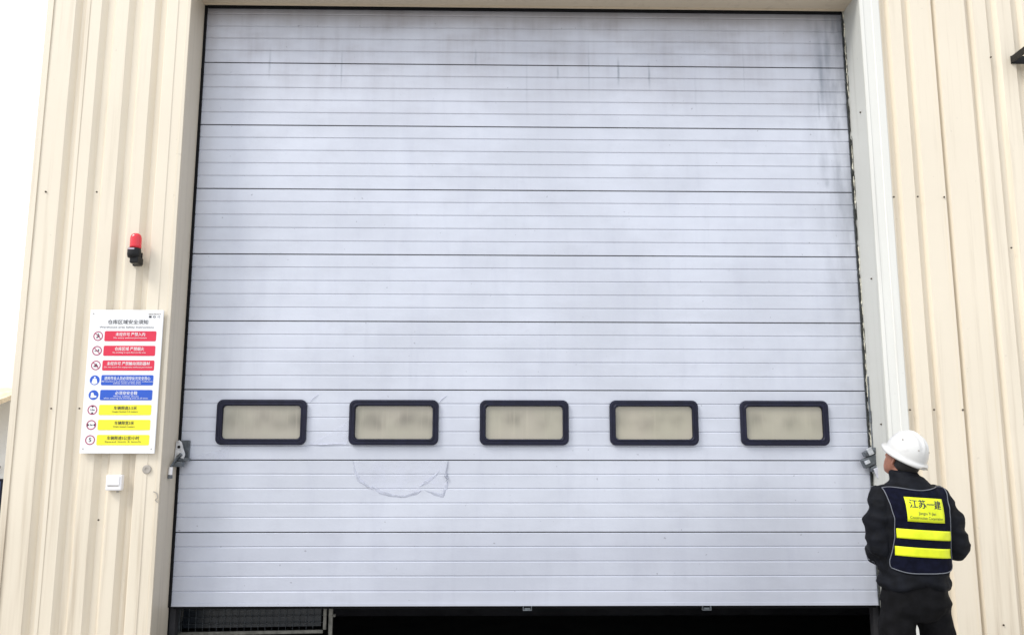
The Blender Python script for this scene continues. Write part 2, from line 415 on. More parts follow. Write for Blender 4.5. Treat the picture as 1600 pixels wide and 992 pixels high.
# side and bottom seals, guide rails
BX('side_seal', m_black, D, -2.2638, -2.2475, -.020, .03, .645, 5.105)
BX('side_seal', m_dsteel, D, 2.6835, 2.6915, -.006, .03, .645, 5.105)
BX('top_seal', m_black, D, -2.24, 2.68, -.034, -.006, 5.088, 5.1065)
BX('bottom_seal', m_black, D, XL + .01, XR - .01, .016, .036, .628, .6465)
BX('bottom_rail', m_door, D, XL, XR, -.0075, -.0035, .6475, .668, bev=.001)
for x in (-2.255, 2.69): BX('guide_rail', simple('dark_guide_rail', (.03, .03, .034), .7), D, x - .02, x + .02, .06, .12, .01, 5.0)
# windows
for i, (xa, xb) in enumerate([(-2.005, -1.358), (-1.051, -.423), (-.115, .512), (.817, 1.452), (1.75, 2.412)]):
    cx, cz, W_, H_ = (xa + xb) / 2, 1.9135, .640, .322
    rings = []
    for (dw, r, y) in [(0, .045, -.003), (0, .045, -.024), (.005, .044, -.029), (.030, .036, -.031), (.034, .034, -.028), (.056, .030, -.028), (.064, .028, -.032), (.074, .026, -.032), (.082, .026, -.027), (.086, .026, -.0045)]:
        rings.append([(cx + x, y, cz + z) for x, z in rr(W_ - dw, H_ - dw, r, 7)])
    bm = bmesh.new(); loft(bm, rings, cap=False)
    fr = new('window_frame', bm, m_navy, D)
    bm = bmesh.new(); rplate(bm, cx, cz, W_ - .089, H_ - .089, .026, -.0085, -.0046); new('pane', bm, m_pane, fr)
# drip-edge line and catches under the bottom rail
for x in (.219, 1.473):
    bm = bmesh.new()
    box(bm, x - .031, x - .026, -.012, .02, .616, .647); box(bm, x + .026, x + .031, -.012, .02, .616, .647); box(bm, x - .0255, x + .0255, -.012, .02, .6165, .621)
    box(bm, x - .020, x + .020, -.006, .0, .6215, .634)
    new('bottom_catch', bm, m_dsteel, D)
# left roller bracket
bm = bmesh.new()
pts = [(-2.262, 1.635), (-2.228, 1.668), (-2.196, 1.655), (-2.188, 1.685), (-2.216, 1.770), (-2.234, 1.785), (-2.254, 1.775)]
loft(bm, [[(x, -.072, z) for x, z in pts], [(x, -.078, z) for x, z in pts]])
o = new('hinge_bracket', bm, m_steel, D)
bm = bmesh.new(); disc(bm, (-2.234, 1.738), .0105, -.0800, -.0785, 14); new('bolt_hole', bm, m_black, o)
bm = bmesh.new(); box(bm, -2.25, -2.165, -.071, -.03, 1.640, 1.662, bev=.003); tube(bm, [(-2.238, -.085, 1.665), (-2.212, -.088, 1.69)], .012); box(bm, -2.24, -2.180, -.029, -.006, 1.645, 1.785, bev=.003); box(bm, -2.26, -2.20, -.10, -.04, 1.60, 1.638, bev=.004)
new('roller_holder', bm, m_dsteel, D)
bm = bmesh.new(); tube(bm, [(-2.249, -.17, 1.548), (-2.247, -.17, 1.60)], .014, 14); new('limit_sensor', bm, m_wplastic, D, smooth=False)
bm = bmesh.new(); tube(bm, [(-2.247, -.17, 1.602), (-2.246, -.13, 1.63), (-2.24, -.085, 1.66)], .007); box(bm, -2.262, -2.238, -.18, -.15, 1.522, 1.546, bev=.003); new('sensor_arm', bm, m_dsteel, D)
# right roller bracket: ribbed grey housing with a pale tag, hung below a conduit
t = Matrix.Translation((2.703, -.06, 1.655)) @ Euler((0, R(-24), 0)).to_matrix().to_4x4() @ Matrix.Scale(1.3, 4)
bm = bmesh.new(); box(bm, -.075, .055, -.02, .02, -.02, .03, t, .006); box(bm, -.045, .065, -.025, .025, .034, .062, t, .006); box(bm, -.05, .035, -.022, .018, -.052, -.024, t, .006)
hb = new('hinge_housing', bm, m_dsteel, D)
bm = bmesh.new(); box(bm, -.03, .0, -.03, -.024, .035, .075, t, .002); box(bm, -.07, -.04, -.028, -.021, .0, .02, t, .002); new('clamp', bm, m_steel, hb)
bm = bmesh.new(); t2 = Matrix.Translation((2.712, -.10, 1.568)) @ Euler((0, R(-20), 0)).to_matrix().to_4x4() @ Matrix.Scale(1.35, 4); box(bm, -.024, .024, -.004, .004, -.026, .026, t2, .002)
new('tag', bm, simple('pale_tag', (.55, .56, .62), .4), hb)
bm = bmesh.new(); tube(bm, [(2.6955, -.05, 2.25), (2.692, -.045, 2.05), (2.697, -.05, 1.9), (2.698, -.05, 1.72)], .006); tube(bm, [(2.694, -.052, 1.92), (2.693, -.052, 2.0)], .011)
new('conduit', bm, m_dsteel, D)
# protective film left on the panels
def film_sheet(outer, y, name='protective_film', nx=36, nz=14, seed=0):
    """outer(u)->(x, ztop, zbottom)"""
    bm = bmesh.new(); rings = []
    for i in range(nx + 1):
        x, zt, zb = outer(i / nx); r_ = []
        for j in range(nz + 1):
            v = j / nz; z = zt + (zb - zt) * v
            n_ = abs(noise.noise((x * 9 + seed, z * 12, 2))); e = v ** 3
            r_.append((x + .006 * e * noise.noise((x * 40, z * 30, seed)), y - .001 - .006 * n_ * (.10 + e), z + .008 * e * noise.noise((x * 25, 0, seed))))
        rings.append(r_)
    loft(bm, rings, cap=False, closed=False)
    return new(name, bm, m_film, D, smooth=True)
film_sheet(lambda u: (-1.021 + .66 * u, 1.6415, 1.60 - .20 * max(0, math.sin(math.pi * min(1, .02 + u * .98))) ** .55), -.0045)
m_fold = simple('folded_film', (.54, .565, .66), .55, var=.15, sc=14, bump=0, spec=.2)
_t = m_fold.node_tree; _tr = _t.nodes.new('ShaderNodeBsdfTransparent'); _mx = _t.nodes.new('ShaderNodeMixShader'); _mx.inputs[0].default_value = .62
_t.links.new(_tr.outputs[0], _mx.inputs[1]); _t.links.new(_t.nodes['Principled BSDF'].outputs[0], _mx.inputs[2]); _t.links.new(_mx.outputs[0], _t.nodes['Material Output'].inputs[0])
def film_band(path, name='film_edge'):
    """a crumpled, uneven band of gathered film along a path of (x, z, width)"""
    P_ = []
    for (a, b) in zip(path, path[1:]):
        for k in range(8): P_.append([a[i] + (b[i] - a[i]) * k / 8 for i in range(3)])
    rings = []
    for i, (x, z, w_) in enumerate(P_):
        q_ = P_[min(i + 1, len(P_) - 1)]; p_ = P_[max(i - 1, 0)]
        t = Vector((q_[0] - p_[0], 0, q_[1] - p_[1])).normalized(); nrm = Vector((-t.z, 0, t.x))
        r_ = []
        for j in range(8):
            o = (j / 7 - .5) * w_ * 1.35 * (1 + .7 * noise.noise((x * 22, z * 22, 1)))
            p = Vector((x, 0, z)) + nrm * o; edge = 1 - abs(j / 7 - .5) * 2
            r_.append((p.x + .003 * noise.noise((p.x * 60, p.z * 60, 2)), -.0045 - (.012 * abs(noise.noise((p.x * 20, p.z * 18, 6)))) * edge, p.z + .003 * noise.noise((p.x * 55, p.z * 50, 8))))
        rings.append(r_)
    bm = bmesh.new(); loft(bm, rings, cap=False, closed=False)
    return new(name, bm, m_fold if name == 'film_edge' else m_film, D, smooth=True)
W = lambda px, py, w_: (-1.021 + (px - 552) * .00456, 1.643 - (py - 718) * .00447, w_)
film_band([W(552, 719, .002), W(555, 734, .010), W(562, 748, .022), W(574, 757, .012), W(584, 763, .003)])
film_band([W(582, 758, .002), W(597, 768, .020), W(616, 773, .010), W(634, 774, .014), W(652, 768, .018), W(660, 764, .002)])
film_band([W(656, 758, .002), W(668, 751, .026), W(680, 741, .016), W(688, 732, .004)])
film_band([W(664, 764, .002), W(678, 769, .014), W(692, 773, .022), W(697, 760, .016), W(700, 748, .004)])
# crumpled flap at its right end
bm = bmesh.new()
def crumple(bm, poly_c, w_, h, seed, depth=.022, skew=0.0, n=12, y=-.006, shape=None):
    rings = []
    for i in range(n + 1):
        r_ = []
        for j in range(n + 1):
            u, v = i / n, j / n
            if shape: x, z = shape(u, v)
            else: x = poly_c[0] + (u - .5) * w_ + skew * v; z = poly_c[1] + (v - .5) * h
            r_.append((x + .008 * noise.noise((x * 20, z * 20, seed)), y - depth * .7 * abs(noise.noise((x * 11 + seed, z * 14, 3))), z + .008 * noise.noise((x * 18, z * 20, seed + 5))))
        rings.append(r_)
    loft(bm, rings, cap=False, closed=False)
crumple(bm, None, 0, 0, 3, shape=lambda u, v: (-.505 + .125 * u + .02 * v, (1.50 + .06 * u) * (1 - v) + v * (1.47 - .045 * u)))
new('film_flap', bm, m_film, D, smooth=True)
bm = bmesh.new(); tube(bm, [(-.346, -.006, 1.642), (-.352, -.008, 1.60), (-.360, -.008, 1.565), (-.352, -.010, 1.54), (-.366, -.010, 1.525)], [.002, .0035, .003, .006, .003], 6)
tube(bm, [(-.37, -.012, 1.54), (-.345, -.014, 1.52), (-.362, -.012, 1.50)], [.004, .006, .002], 6)
new('film_strand', bm, simple('grey_film', (.36, .38, .46), .4), D)
# film creases between the first two windows
bm = bmesh.new(); crumple(bm, None, 0, 0, 6, depth=.010, shape=lambda u, v: (-1.335 + .275 * u, 1.755 + v * (.02 + .155 * u ** 1.3)), y=-.005)
new('film_flap', bm, m_film, D, smooth=True)
bm = bmesh.new(); tube(bm, [(-1.34, -.006, 1.762), (-1.25, -.007, 1.757), (-1.15, -.007, 1.763), (-1.06, -.006, 1.761)], [.001, .003, .0025, .001], 6); new('film_edge', bm, m_filmedge, D)
for (a, b) in (((-1.345, 2.06), (-1.285, 2.115)), ((-.415, 2.06), (-.36, 2.11))):
    bm = bmesh.new(); tube(bm, [(a[0], -.005, a[1]), ((a[0] + b[0]) / 2 - .008, -.007, (a[1] + b[1]) / 2), (b[0], -.005, b[1])], [.001, .0025, .001], 6); new('film_edge', bm, m_filmedge, D)
bm = bmesh.new(); crumple(bm, None, 0, 0, 11, depth=.012, shape=lambda u, v: (-2.20 + .30 * u, 1.652 + .012 * u + (.02 + .07 * u ** 2) * v), y=-.004)
new('film_flap', bm, m_film, D, smooth=True)

# ------------------------------------------------------------------ red alarm beacon
bn = empty('alarm_beacon', (-2.51, -.30, 3.06), label='red domed alarm beacon on a black base, above the safety sign', category='alarm light')
s = NT('red_lens'); s.base((.72, .012, .03)); s.rough(.22); s.b.inputs['Subsurface Weight'].default_value = .15
s.b.inputs['Subsurface Radius'].default_value = (.02, .002, .002); s.b.inputs['Coat Weight'].default_value = .5
bm = bmesh.new(); n = 24
prof = [(.038, .035), (.0385, .05), (.0385, .10), (.037, .115), (.031, .13), (.020, .139), (.008, .142), (.001, .1425)]
loft(bm, [[(r_ * math.cos(2 * math.pi * k / n), -.075 + r_ * math.sin(2 * math.pi * k / n), z) for k in range(n)] for r_, z in prof]); new('lens', bm, s.m, bn, smooth=True)
m_bk = simple('black_plastic', (.008, .008, .009), .45, spec=.3)
bm = bmesh.new(); n = 24
prof = [(.030, -.035), (.041, -.030), (.045, -.010), (.045, .020), (.042, .034), (.040, .0345)]
loft(bm, [[(-.006 + r_ * math.cos(2 * math.pi * k / n), -.075 + r_ * math.sin(2 * math.pi * k / n), z) for k in range(n)] for r_, z in prof]); new('base', bm, m_bk, bn, smooth=True)
bm = bmesh.new(); box(bm, -.026, .032, -.10, .0, -.072, -.022, bev=.010); box(bm, -.040, .022, -.012, .004, -.074, .02, bev=.003); new('bracket', bm, m_bk, bn)
bm = bmesh.new(); box(bm, -.03, .012, -.1216, -.1198, .018, .028); new('rating_plate', bm, simple('pale_sticker', (.5, .4, .48), .4), bn)

# ------------------------------------------------------------------ safety sign
def flat(name, col, rough=.4):
    s = NT(name); n_ = s.noise(s.pos, 6, 3); s.base(s.mix(s.ramp(n_, .35, .65), tuple(c * .95 for c in col), col)); s.rough(rough); return s.m
m_sw, m_red, m_blue, m_yel, m_ink, m_maroon = flat('sign_white', (.84, .85, .87)), flat('sign_red', (.70, .025, .07)), flat('sign_blue', (.02, .10, .56)), flat('sign_yellow', (.86, .80, .035)), flat('sign_ink', (.03, .03, .04)), flat('sign_ring_red', (.42, .035, .11))
S = empty('safety_sign', (-2.554, -.326, 1.692), label='white bilingual safety notice with red, blue and yellow bars on the left wall', category='sign')
bm = bmesh.new(); box(bm, -.25, .25, -.006, .006, 0, .978, bev=.001); pl = new('sign_plate', bm, m_sw, S)
YF = -.0067
text('仓库区域安全须知', .033, .012, YF, .978 - .087, m_ink, S, .275, 'title', .0005)
text('Warehouse area Safety Instructions', .0165, .005, YF, .978 - .121, m_ink, S, .37, 'title')
text('园区物流', .012, .185, YF, .978 - .030, m_greyp, S, .07, 'small_print')
text('■ ◎ ◁', .018, .190, YF, .978 - .049, m_ink, S, .075, 'small_print')
rows = [('red', '未经许可 严禁入内', 'No entry without permission', .20), ('red', '仓库区域 严禁烟火', 'No smoking or open flame in this area', .20),
        ('red', '未经许可 严禁触动消防器材', 'Do not touch fire equipment without permission', .29), ('blue', '进库作业人员必须穿反光安全背心', 'All workers and drivers must wear reflective\nsafety vests in this area', .31),
        ('blue', '必须穿安全鞋', 'Wear safety shoes\nwhen entering the working area at all times', .15), ('yellow', '车辆限高3.5米', 'Height limited 3.5 meters', .155), ('yellow', '车辆限宽3米', 'Width limited 3 meters', .13),
        ('yellow', '车辆限速5公里/小时', 'Speed limit 5 km/h', .215)]
for i, (cname, zh, en, tw) in enumerate(rows):
    z = .978 - .183 - .1008 * i
    bm = bmesh.new(); rplate(bm, .035, z, .352, .070, .009, YF - .0006, YF + .0006)
    bar = new('color_bar', bm, {'red': m_red, 'blue': m_blue, 'yellow': m_yel}[cname], S); bar['label'] = cname + ' rule bar with ' + ('dark' if cname == 'yellow' else 'white') + ' lettering'
    ink = m_ink if cname == 'yellow' else m_sw
    text(zh, .027, .035, YF - .0012, z + .011, ink, bar, tw, bold=.0004)
    lines = en.split('\n')
    for j, ln in enumerate(lines):
        text(ln, .0135, .035, YF - .0012, z - .012 - .0125 * j + (.003 if len(lines) > 1 else 0), ink, bar, (tw * (1.12 if j == 0 or i == 4 else .6)) if i != 4 else (.17 if j == 0 else .30))
    c = (-.185, z); bm = bmesh.new()
    if cname == 'blue':
        disc(bm, c, .033, YF - .0006, YF + .0006, 28); ic = new('pictogram_disc', bm, m_blue, S)
        bm = bmesh.new()
        if i == 3:
            disc(bm, (c[0], c[1] + .018), .006, YF - .0012, YF - .0007, 14)
            pts = [(-.012, .010), (-.020, -.02), (-.010, -.026), (-.006, -.028), (.006, -.028), (.010, -.026), (.020, -.02), (.012, .010)]
        else:
            pts = [(-.016, .016), (-.020, -.016), (-.010, -.02), (.020, -.016), (.020, -.006), (.004, -.002), (-.002, .016)]
        loft(bm, [[(c[0] + x, YF - .0007, c[1] + y) for x, y in pts], [(c[0] + x, YF - .0012, c[1] + y) for x, y in pts]])
        new('pictogram', bm, m_sw, ic)
    else:
        ringd(bm, c, .0325, .0265, YF - .0006, YF + .0004); ic = new('pictogram_ring', bm, m_maroon, S)
        if i < 3:
            t = Matrix.Translation((c[0], 0, c[1])) @ Euler((0, R(45), 0)).to_matrix().to_4x4()
            bm = bmesh.new(); box(bm, -.028, .028, YF - .0012, YF - .0007, -.0026, .0026, t); new('slash', bm, m_maroon, ic)
        bm = bmesh.new()
        if i == 0: disc(bm, (c[0], c[1] + .012), .005, YF - .0006, YF, 12); box(bm, c[0] - .003, c[0] + .010, YF - .0006, YF, c[1] - .008, c[1] + .006); box(bm, c[0] - .010, c[0] - .004, YF - .0006, YF, c[1] - .016, c[1] - .003)
        if i == 1: box(bm, c[0] - .016, c[0] + .014, YF - .0006, YF, c[1] - .004, c[1] + .001); box(bm, c[0] + .006, c[0] + .014, YF - .0006, YF, c[1] + .003, c[1] + .010)
        if i == 2:
            pts = [(-.017, -.010), (.017, -.010), (.010, .002), (.0, .015), (-.008, .002)]
            loft(bm, [[(c[0] + x, YF, c[1] + y) for x, y in pts], [(c[0] + x, YF - .0006, c[1] + y) for x, y in pts]])
        if i == 5:
            for sg in (1, -1):
                if sg < 0: new('pictogram', bm, m_ink, ic); bm = bmesh.new()
                pts = [(-.010, sg * .026), (.010, sg * .026), (0, sg * .014)][::sg]
                loft(bm, [[(c[0] + x, YF, c[1] + y) for x, y in pts], [(c[0] + x, YF - .0007, c[1] + y) for x, y in pts]])
        if i == 6:
            for sg in (1, -1):
                if sg < 0: new('pictogram', bm, m_ink, ic); bm = bmesh.new()
                pts = [(sg * .026, .011), (sg * .026, -.011), (sg * .013, 0)][::sg]
                loft(bm, [[(c[0] + x, YF, c[1] + y) for x, y in pts], [(c[0] + x, YF - .0007, c[1] + y) for x, y in pts]])
        if len(bm.verts): new('pictogram', bm, m_ink, ic)
        else: bm.free()
        if i >= 5: text(['3.5m', '3m', '5'][i - 5], [.015, .015, .038][i - 5], c[0], YF - .0006, c[1], m_ink, ic, name='pictogram', bold=.0005)
for x in (-.228, .228):
    for z in (.03, .95):
        bm = bmesh.new(); disc(bm, (x, z), .0045, YF - .001, YF, 12); new('rivet', bm, m_greyp, S)

# ------------------------------------------------------------------ small fittings on the walls
sb = empty('push_button_box', (-2.556, -.30, 1.50), label='small white surface-mounted push-button box on the cream wall below the safety sign', category='switch')
bm = bmesh.new(); box(bm, -.053, .053, -.045, .0, -.052, .052, bev=.009); new('housing', bm, m_wplastic, sb)
bm = bmesh.new(); box(bm, -.040, .040, -.0495, -.0445, -.018, .042, bev=.003); new('rocker', bm, m_wplastic, sb)
bm = bmesh.new(); box(bm, -.038, .034, -.0470, -.0446, -.0235, -.0195); new('rocker_gap', bm, m_greyp, sb)
bm = bmesh.new(); tube(bm, [(.02, -.02, -.052), (.022, -.018, -.066)], .008, 10); new('cable_gland', bm, m_greyp, sb)
bm = bmesh.new(); n = 20
loft(bm, [[(r_ * math.cos(2 * math.pi * k / n), y, r_ * math.sin(2 * math.pi * k / n)) for k in range(n)] for r_, y in [(.030, .0), (.030, -.006), (.026, -.010), (.012, -.0105), (.010, -.007), (.001, -.007)]])
o = new('round_wall_plug', bm, m_greyp); o.location = (-2.356, -.304, 1.587); tag(o, label='round grey plug on the wall flashing, right of the white button box', category='plug')
fl = empty('wall_floodlight', (3.955, -.30, 4.58), label='dark floodlight on a bracket at the top right, cut off by the picture edge', category='light')
t = Matrix.Translation((0, -.20, .02)) @ Euler((R(35), 0, R(-8))).to_matrix().to_4x4()
bm = bmesh.new(); box(bm, -.13, .13, -.05, .03, -.07, .07, t, .012)
for k in range(7): box(bm, -.11 + k * .034, -.10 + k * .034, .031, .055, -.06, .06, t)
new('housing', bm, m_bk, fl)
bm = bmesh.new(); box(bm, -.11, .11, -.054, -.051, -.055, .055, t); new('lens', bm, simple('lamp_glass', (.3, .3, .32), .1, bump=0), fl)
bm = bmesh.new(); box(bm, -.15, -.137, -.22, .0, -.025, .025); box(bm, .137, .15, -.22, .0, -.025, .025); box(bm, -.15, .15, -.008, .002, -.03, .03); new('bracket', bm, m_bk, fl)

# ------------------------------------------------------------------ mesh barrier inside, seen through the gap
mg = empty('mesh_barrier', (-2.36, .40, 0), R(4.4), label='wire mesh barrier panel with pale metal frame in the dark under the door, left', category='barrier')
m_fr = simple('pale_galvanised_frame', (.24, .235, .205), .5, .3, .3, 30)
GL = 1.075
bm = bmesh.new(); box(bm, .0, GL, -.012, .012, .375, .40, bev=.003); new('frame_rail', bm, m_fr, mg); BX('frame_rail', m_fr, mg, .0, GL, -.012, .012, 1.5, 1.525, bev=.003)
for x in (.03, GL + .012): bm = bmesh.new(); box(bm, x - .012, x + .0115, -.014, .014, .401, 1.4995, bev=.003); new('frame_upright', bm, m_fr if x > .5 else m_dsteel, mg)
bm = bmesh.new(); box(bm, GL + .04, GL + .07, -.02, .02, .0, 1.7, bev=.004); box(bm, GL + .071, GL + .09, -.016, .016, .49, .51, bev=.004); new('post', bm, m_fr, mg)
bm = bmesh.new(); box(bm, -.06, -.01, -.02, .02, .0, 1.7, bev=.004); new('post', bm, m_dsteel, mg)
bm = bmesh.new()
for k in range(1, 21): tube(bm, [(k * .05, 0, .401), (k * .05, 0, 1.499)], .0018, 4)
for k in range(1, 22): tube(bm, [(.03, .004, .40 + k * .05), (GL, .004, .40 + k * .05)], .0018, 4)
tag(new('wire_mesh', bm, m_dsteel, mg))
bm = bmesh.new(); box(bm, .05, GL - .02, .03, .034, .42, 1.48); new('backing_film', bm, simple('dark_translucent_sheet', (.02, .026, .034), .25, bump=.2), mg)

# ------------------------------------------------------------------ neighbouring building, left
NB = empty('neighbour_building', (-11, 9, 0), label='white building with timber canopy seen past the left corner', category='building')
m_nw = simple('white_render', (.86, .86, .84), .8, var=.03, sc=3)
m_tim = simple('timber_soffit', (.72, .60, .42), .6, var=.2, sc=10)
m_gb = simple('grey_beam', (.38, .34, .31), .7)
BX('wall', m_nw, NB, -6, 2.55, .0, 6, 0, 3.4)
BX('beam', m_gb, NB, -6, 2.7, -1.3, -1.1, 2.10, 2.37)
bm = bmesh.new()
vs = [(-6, -1.3, 2.375), (2.8, -1.3, 2.375), (2.8, 0.1, 2.78), (-6, .1, 2.78)]
loft(bm, [[Vector(v) for v in vs], [Vector(v) + Vector((0, 0, .08)) for v in vs]]); new('canopy', bm, m_tim, NB)
for k in range(18): BX('rafter', m_tim, NB, -5.8 + k * .5, -5.74 + k * .5, -1.34, -1.301, 2.30, 2.36)
wf = BX('window', m_navy, NB, 1.2, 2.5, -.03, -.001, .42, 1.26)
BX('pane', simple('blue_glass', (.05, .08, .19), .12, bump=0), wf, 1.25, 2.45, -.034, -.031, .95, 1.22)
BX('pane', simple('pale_blue_glass', (.18, .2, .36), .12, bump=0), wf, 1.25, 2.45, -.034, -.031, .60, .86)
bm = bmesh.new(); tube(bm, [(.6, -.1, 1.36), (2.3, -.1, 1.36), (2.42, -.1, 1.40), (2.45, -.1, 1.48)], .022); new('pipe', bm, m_gb, NB)

# ------------------------------------------------------------------ the worker
P = empty('person', (2.330, -1.3, 0), R(7), label='worker in white hard hat and dark vest with yellow strips, watching the door', category='person')
# local frame: +Y is the way the chest faces, +X his right side
m_skin = simple('skin', (.30, .13, .085), .5, var=.15, sc=30)
m_hair = simple('black_hair', (.012, .010, .010), .6, var=.3, sc=120, bump=.8)
m_jacket = simple('black_jacket_cloth', (.0042, .005, .008), .75, var=.4, sc=18, bump=.6, spec=.17)
m_pants = simple('black_trouser_cloth', (.004, .004, .005), .8, var=.4, sc=18, bump=.6, spec=.13)
m_vest = simple('navy_vest_mesh', (.0042, .005, .014), .9, var=.3, sc=40, bump=.5, spec=.1)
m_pipe = simple('grey_reflective_piping', (.13, .14, .165), .4)
m_hiy = simple('fluorescent_yellow_tape', (.72, .80, .008), .45, var=.05, sc=30)
m_shoe = simple('black_shoe', (.015, .014, .013), .45)
def ell(cx, cy, z, rx, ry, n=28, p=2.3, tx=0, ty=0):
    o = []
    for k in range(n):
        a = 2 * math.pi * k / n; c_, s_ = math.cos(a), math.sin(a)
        x = rx * math.copysign(abs(c_) ** (2 / p), c_); y = ry * math.copysign(abs(s_) ** (2 / p), s_)
        o.append((cx + x, cy + y, z + tx * x + ty * y))
    return o
def remesh(bm, name, voxel, mat, parent, amp=0.0, freq=9, smooth_it=6, shaper=None):
    o = new(name + '_raw', bm)
    md = o.modifiers.new('r', 'REMESH'); md.mode = 'VOXEL'; md.voxel_size = voxel; md.use_smooth_shade = True
    m2 = o.modifiers.new('s', 'SMOOTH'); m2.iterations = smooth_it; m2.factor = .5
    dg = bpy.context.evaluated_depsgraph_get(); dg.update()
    me = bpy.data.meshes.new_from_object(o.evaluated_get(dg)); bpy.data.objects.remove(o)
    me.name = name; me.materials.clear(); me.materials.append(mat)
    if amp or shaper:
        ns = [v.normal.copy() for v in me.vertices]
        for v, n_ in zip(me.vertices, ns):
            a = amp if not shaper else shaper(v.co)
            v.co += n_ * a
    for p in me.polygons: p.use_smooth = True
    ob = bpy.data.objects.new(name, me); C.objects.link(ob); ob.parent = parent
    return ob
# body joints
SH = {s: Vector((s * .172, -.005, 1.445)) for s in (-1, 1)}
EL = {-1: Vector((-.188, -.01, 1.185)), 1: Vector((.250, -.03, 1.185))}
WR = {-1: Vector((-.105, .20, 1.10)), 1: Vector((.095, .205, 1.115))}
HIP = {s: Vector((s * .092, 0, .93)) for s in (-1, 1)}
KN = {-1: Vector((-.125, .02, .49)), 1: Vector((.130, .01, .49))}
AN = {-1: Vector((-.150, -.02, .09)), 1: Vector((.160, -.02, .09))}
# head frame
HC = Vector((.010, .035, 1.665))
HR = Matrix.Translation(HC) @ Euler((0, 0, R(13))).to_matrix().to_4x4() @ Euler((R(25), 0, 0)).to_matrix().to_4x4() @ Euler((0, R(9), 0)).to_matrix().to_4x4()
def H(x, y, z): return HR @ Vector((x, y, z))
bm = bmesh.new()
loft(bm, [ell(0, 0, .86, .13, .09), ell(0, 0, .93, .165, .105), ell(0, 0, 1.05, .145, .095), ell(0, 0, 1.2, .16, .10), ell(0, -.005, 1.33, .185, .105), ell(0, -.01, 1.43, .165, .085), ell(0, -.01, 1.49, .07, .06)])
cap_(bm, (0, -.01, 1.46), H(0, -.02, -.06), .062, .056)
# head: cranium, jaw, nose, ears, lips
hd = [(-.118, .02, .012, .02), (-.112, .045, .034, .034), (-.085, .035, .052, .058), (-.045, .018, .066, .080), (0, .0, .074, .093), (.045, -.005, .075, .096), (.085, -.008, .062, .080), (.112, -.01, .035, .045), (.12, -.01, .01, .015)]
loft(bm, [[H(*q_) for q_ in ell(0, cy, z, rx, ry, 24, 2.1)] for z, cy, rx, ry in hd])
cap_(bm, H(0, .093, .008), H(0, .113, -.028), .008, .013, 10)
for s_ in (-1, 1):
    cap_(bm, H(s_ * .076, -.008, -.03), H(s_ * .083, -.016, .018), .012, .017, 10, .5, None)
    cap_(bm, H(s_ * .030, .084, .008), H(s_ * .046, .078, .008), .010, .008, 8)
cap_(bm, H(-.02, .092, -.062), H(.02, .092, -.062), .008, .008, 8)
for s_ in (-1, 1):
    chain(bm, [(SH[s_], .058), (EL[s_], .043), (WR[s_], .028)])
    chain(bm, [(HIP[s_], .085), (KN[s_], .056), (AN[s_], .040)])
    # palm and five fingers curled over the other hand
    w0 = WR[s_]; pc = w0 + Vector((-s_ * .055, .035, -.012))
    cap_(bm, w0, pc, .026, .030, 10, .6, (0, 0, 1))
    for k, ln in enumerate((.070, .078, .074, .058)):
        base = pc + Vector((-s_ * .018, .012, .030 - k * .019)); mid = base + Vector((-s_ * ln * .5, .012, -.004)); tip = mid + Vector((-s_ * ln * .38, -.022, -.008))
        chain(bm, [(base, .0092), (mid, .0085), (tip, .0072)], 8)
    tb = w0 + Vector((-s_ * .02, .02, .022)); chain(bm, [(tb, .011), (tb + Vector((-s_ * .03, .012, .022)), .0095), (tb + Vector((-s_ * .055, .010, .028)), .0082)], 8)
body = remesh(bm, 'body', .0055, m_skin, P, smooth_it=3)
# eyes on the face
for s_ in (-1, 1):
    bm = bmesh.new(); bmesh.ops.create_uvsphere(bm, u_segments=12, v_segments=8, radius=.0105, matrix=Matrix.Translation(H(s_ * .033, .083, .012)))
    new('eye', bm, m_wplastic, P, smooth=True)
    bm = bmesh.new(); bmesh.ops.create_uvsphere(bm, u_segments=12, v_segments=8, radius=.005, matrix=Matrix.Translation(H(s_ * .033, .0905, .013)))
    new('iris', bm, m_hair, P, smooth=True)
# trousers
def folds(amp, f1=8, f2=22, seed=0):
    def sh(co):
        a = noise.noise((co.x * f1 + seed, co.y * f1, co.z * f1 * 1.3)); b = noise.noise((co.x * f2, co.y * f2 + seed, co.z * f2 * .7))
        return amp * (1 - 2.2 * abs(a)) + amp * .5 * b
    return sh
bm = bmesh.new()
loft(bm, [ell(0, -.005, .80, .15, .10), ell(0, -.008, .84, .180, .125), ell(0, -.008, .93, .184, .13), ell(0, -.005, 1.02, .175, .118)])
for s_ in (-1, 1):
    chain(bm, [(Vector((s_ * .090, -.004, .86)), .099), (Vector((s_ * .115, 0, .75)), .088), (KN[s_] + Vector((0, 0, .02)), .082), (AN[s_] + Vector((0, .01, .05)), .070)], 18)
    cap_(bm, AN[s_] + Vector((0, .01, .05)), AN[s_] + Vector((0, .015, -.03)), .070, .076, 18, round_ends=False)
remesh(bm, 'trousers', .010, m_pants, P, shaper=folds(.013, 7, 18, 3))
for s_ in (-1, 1):
    bm = bmesh.new(); a = AN[s_]
    loft(bm, [[(a.x + .045 * x * w_, a.y + y, z) for x, z in ((-1, .0), (-1, h * .6), (-.6, h), (.6, h), (1, h * .6), (1, .0))] for y, w_, h in ((-.085, .6, .05), (-.07, .85, .09), (0, .9, .10), (.08, .95, .085), (.15, 1, .06), (.20, .75, .05), (.215, .4, .03))])
    new('shoe', bm, m_shoe, P)
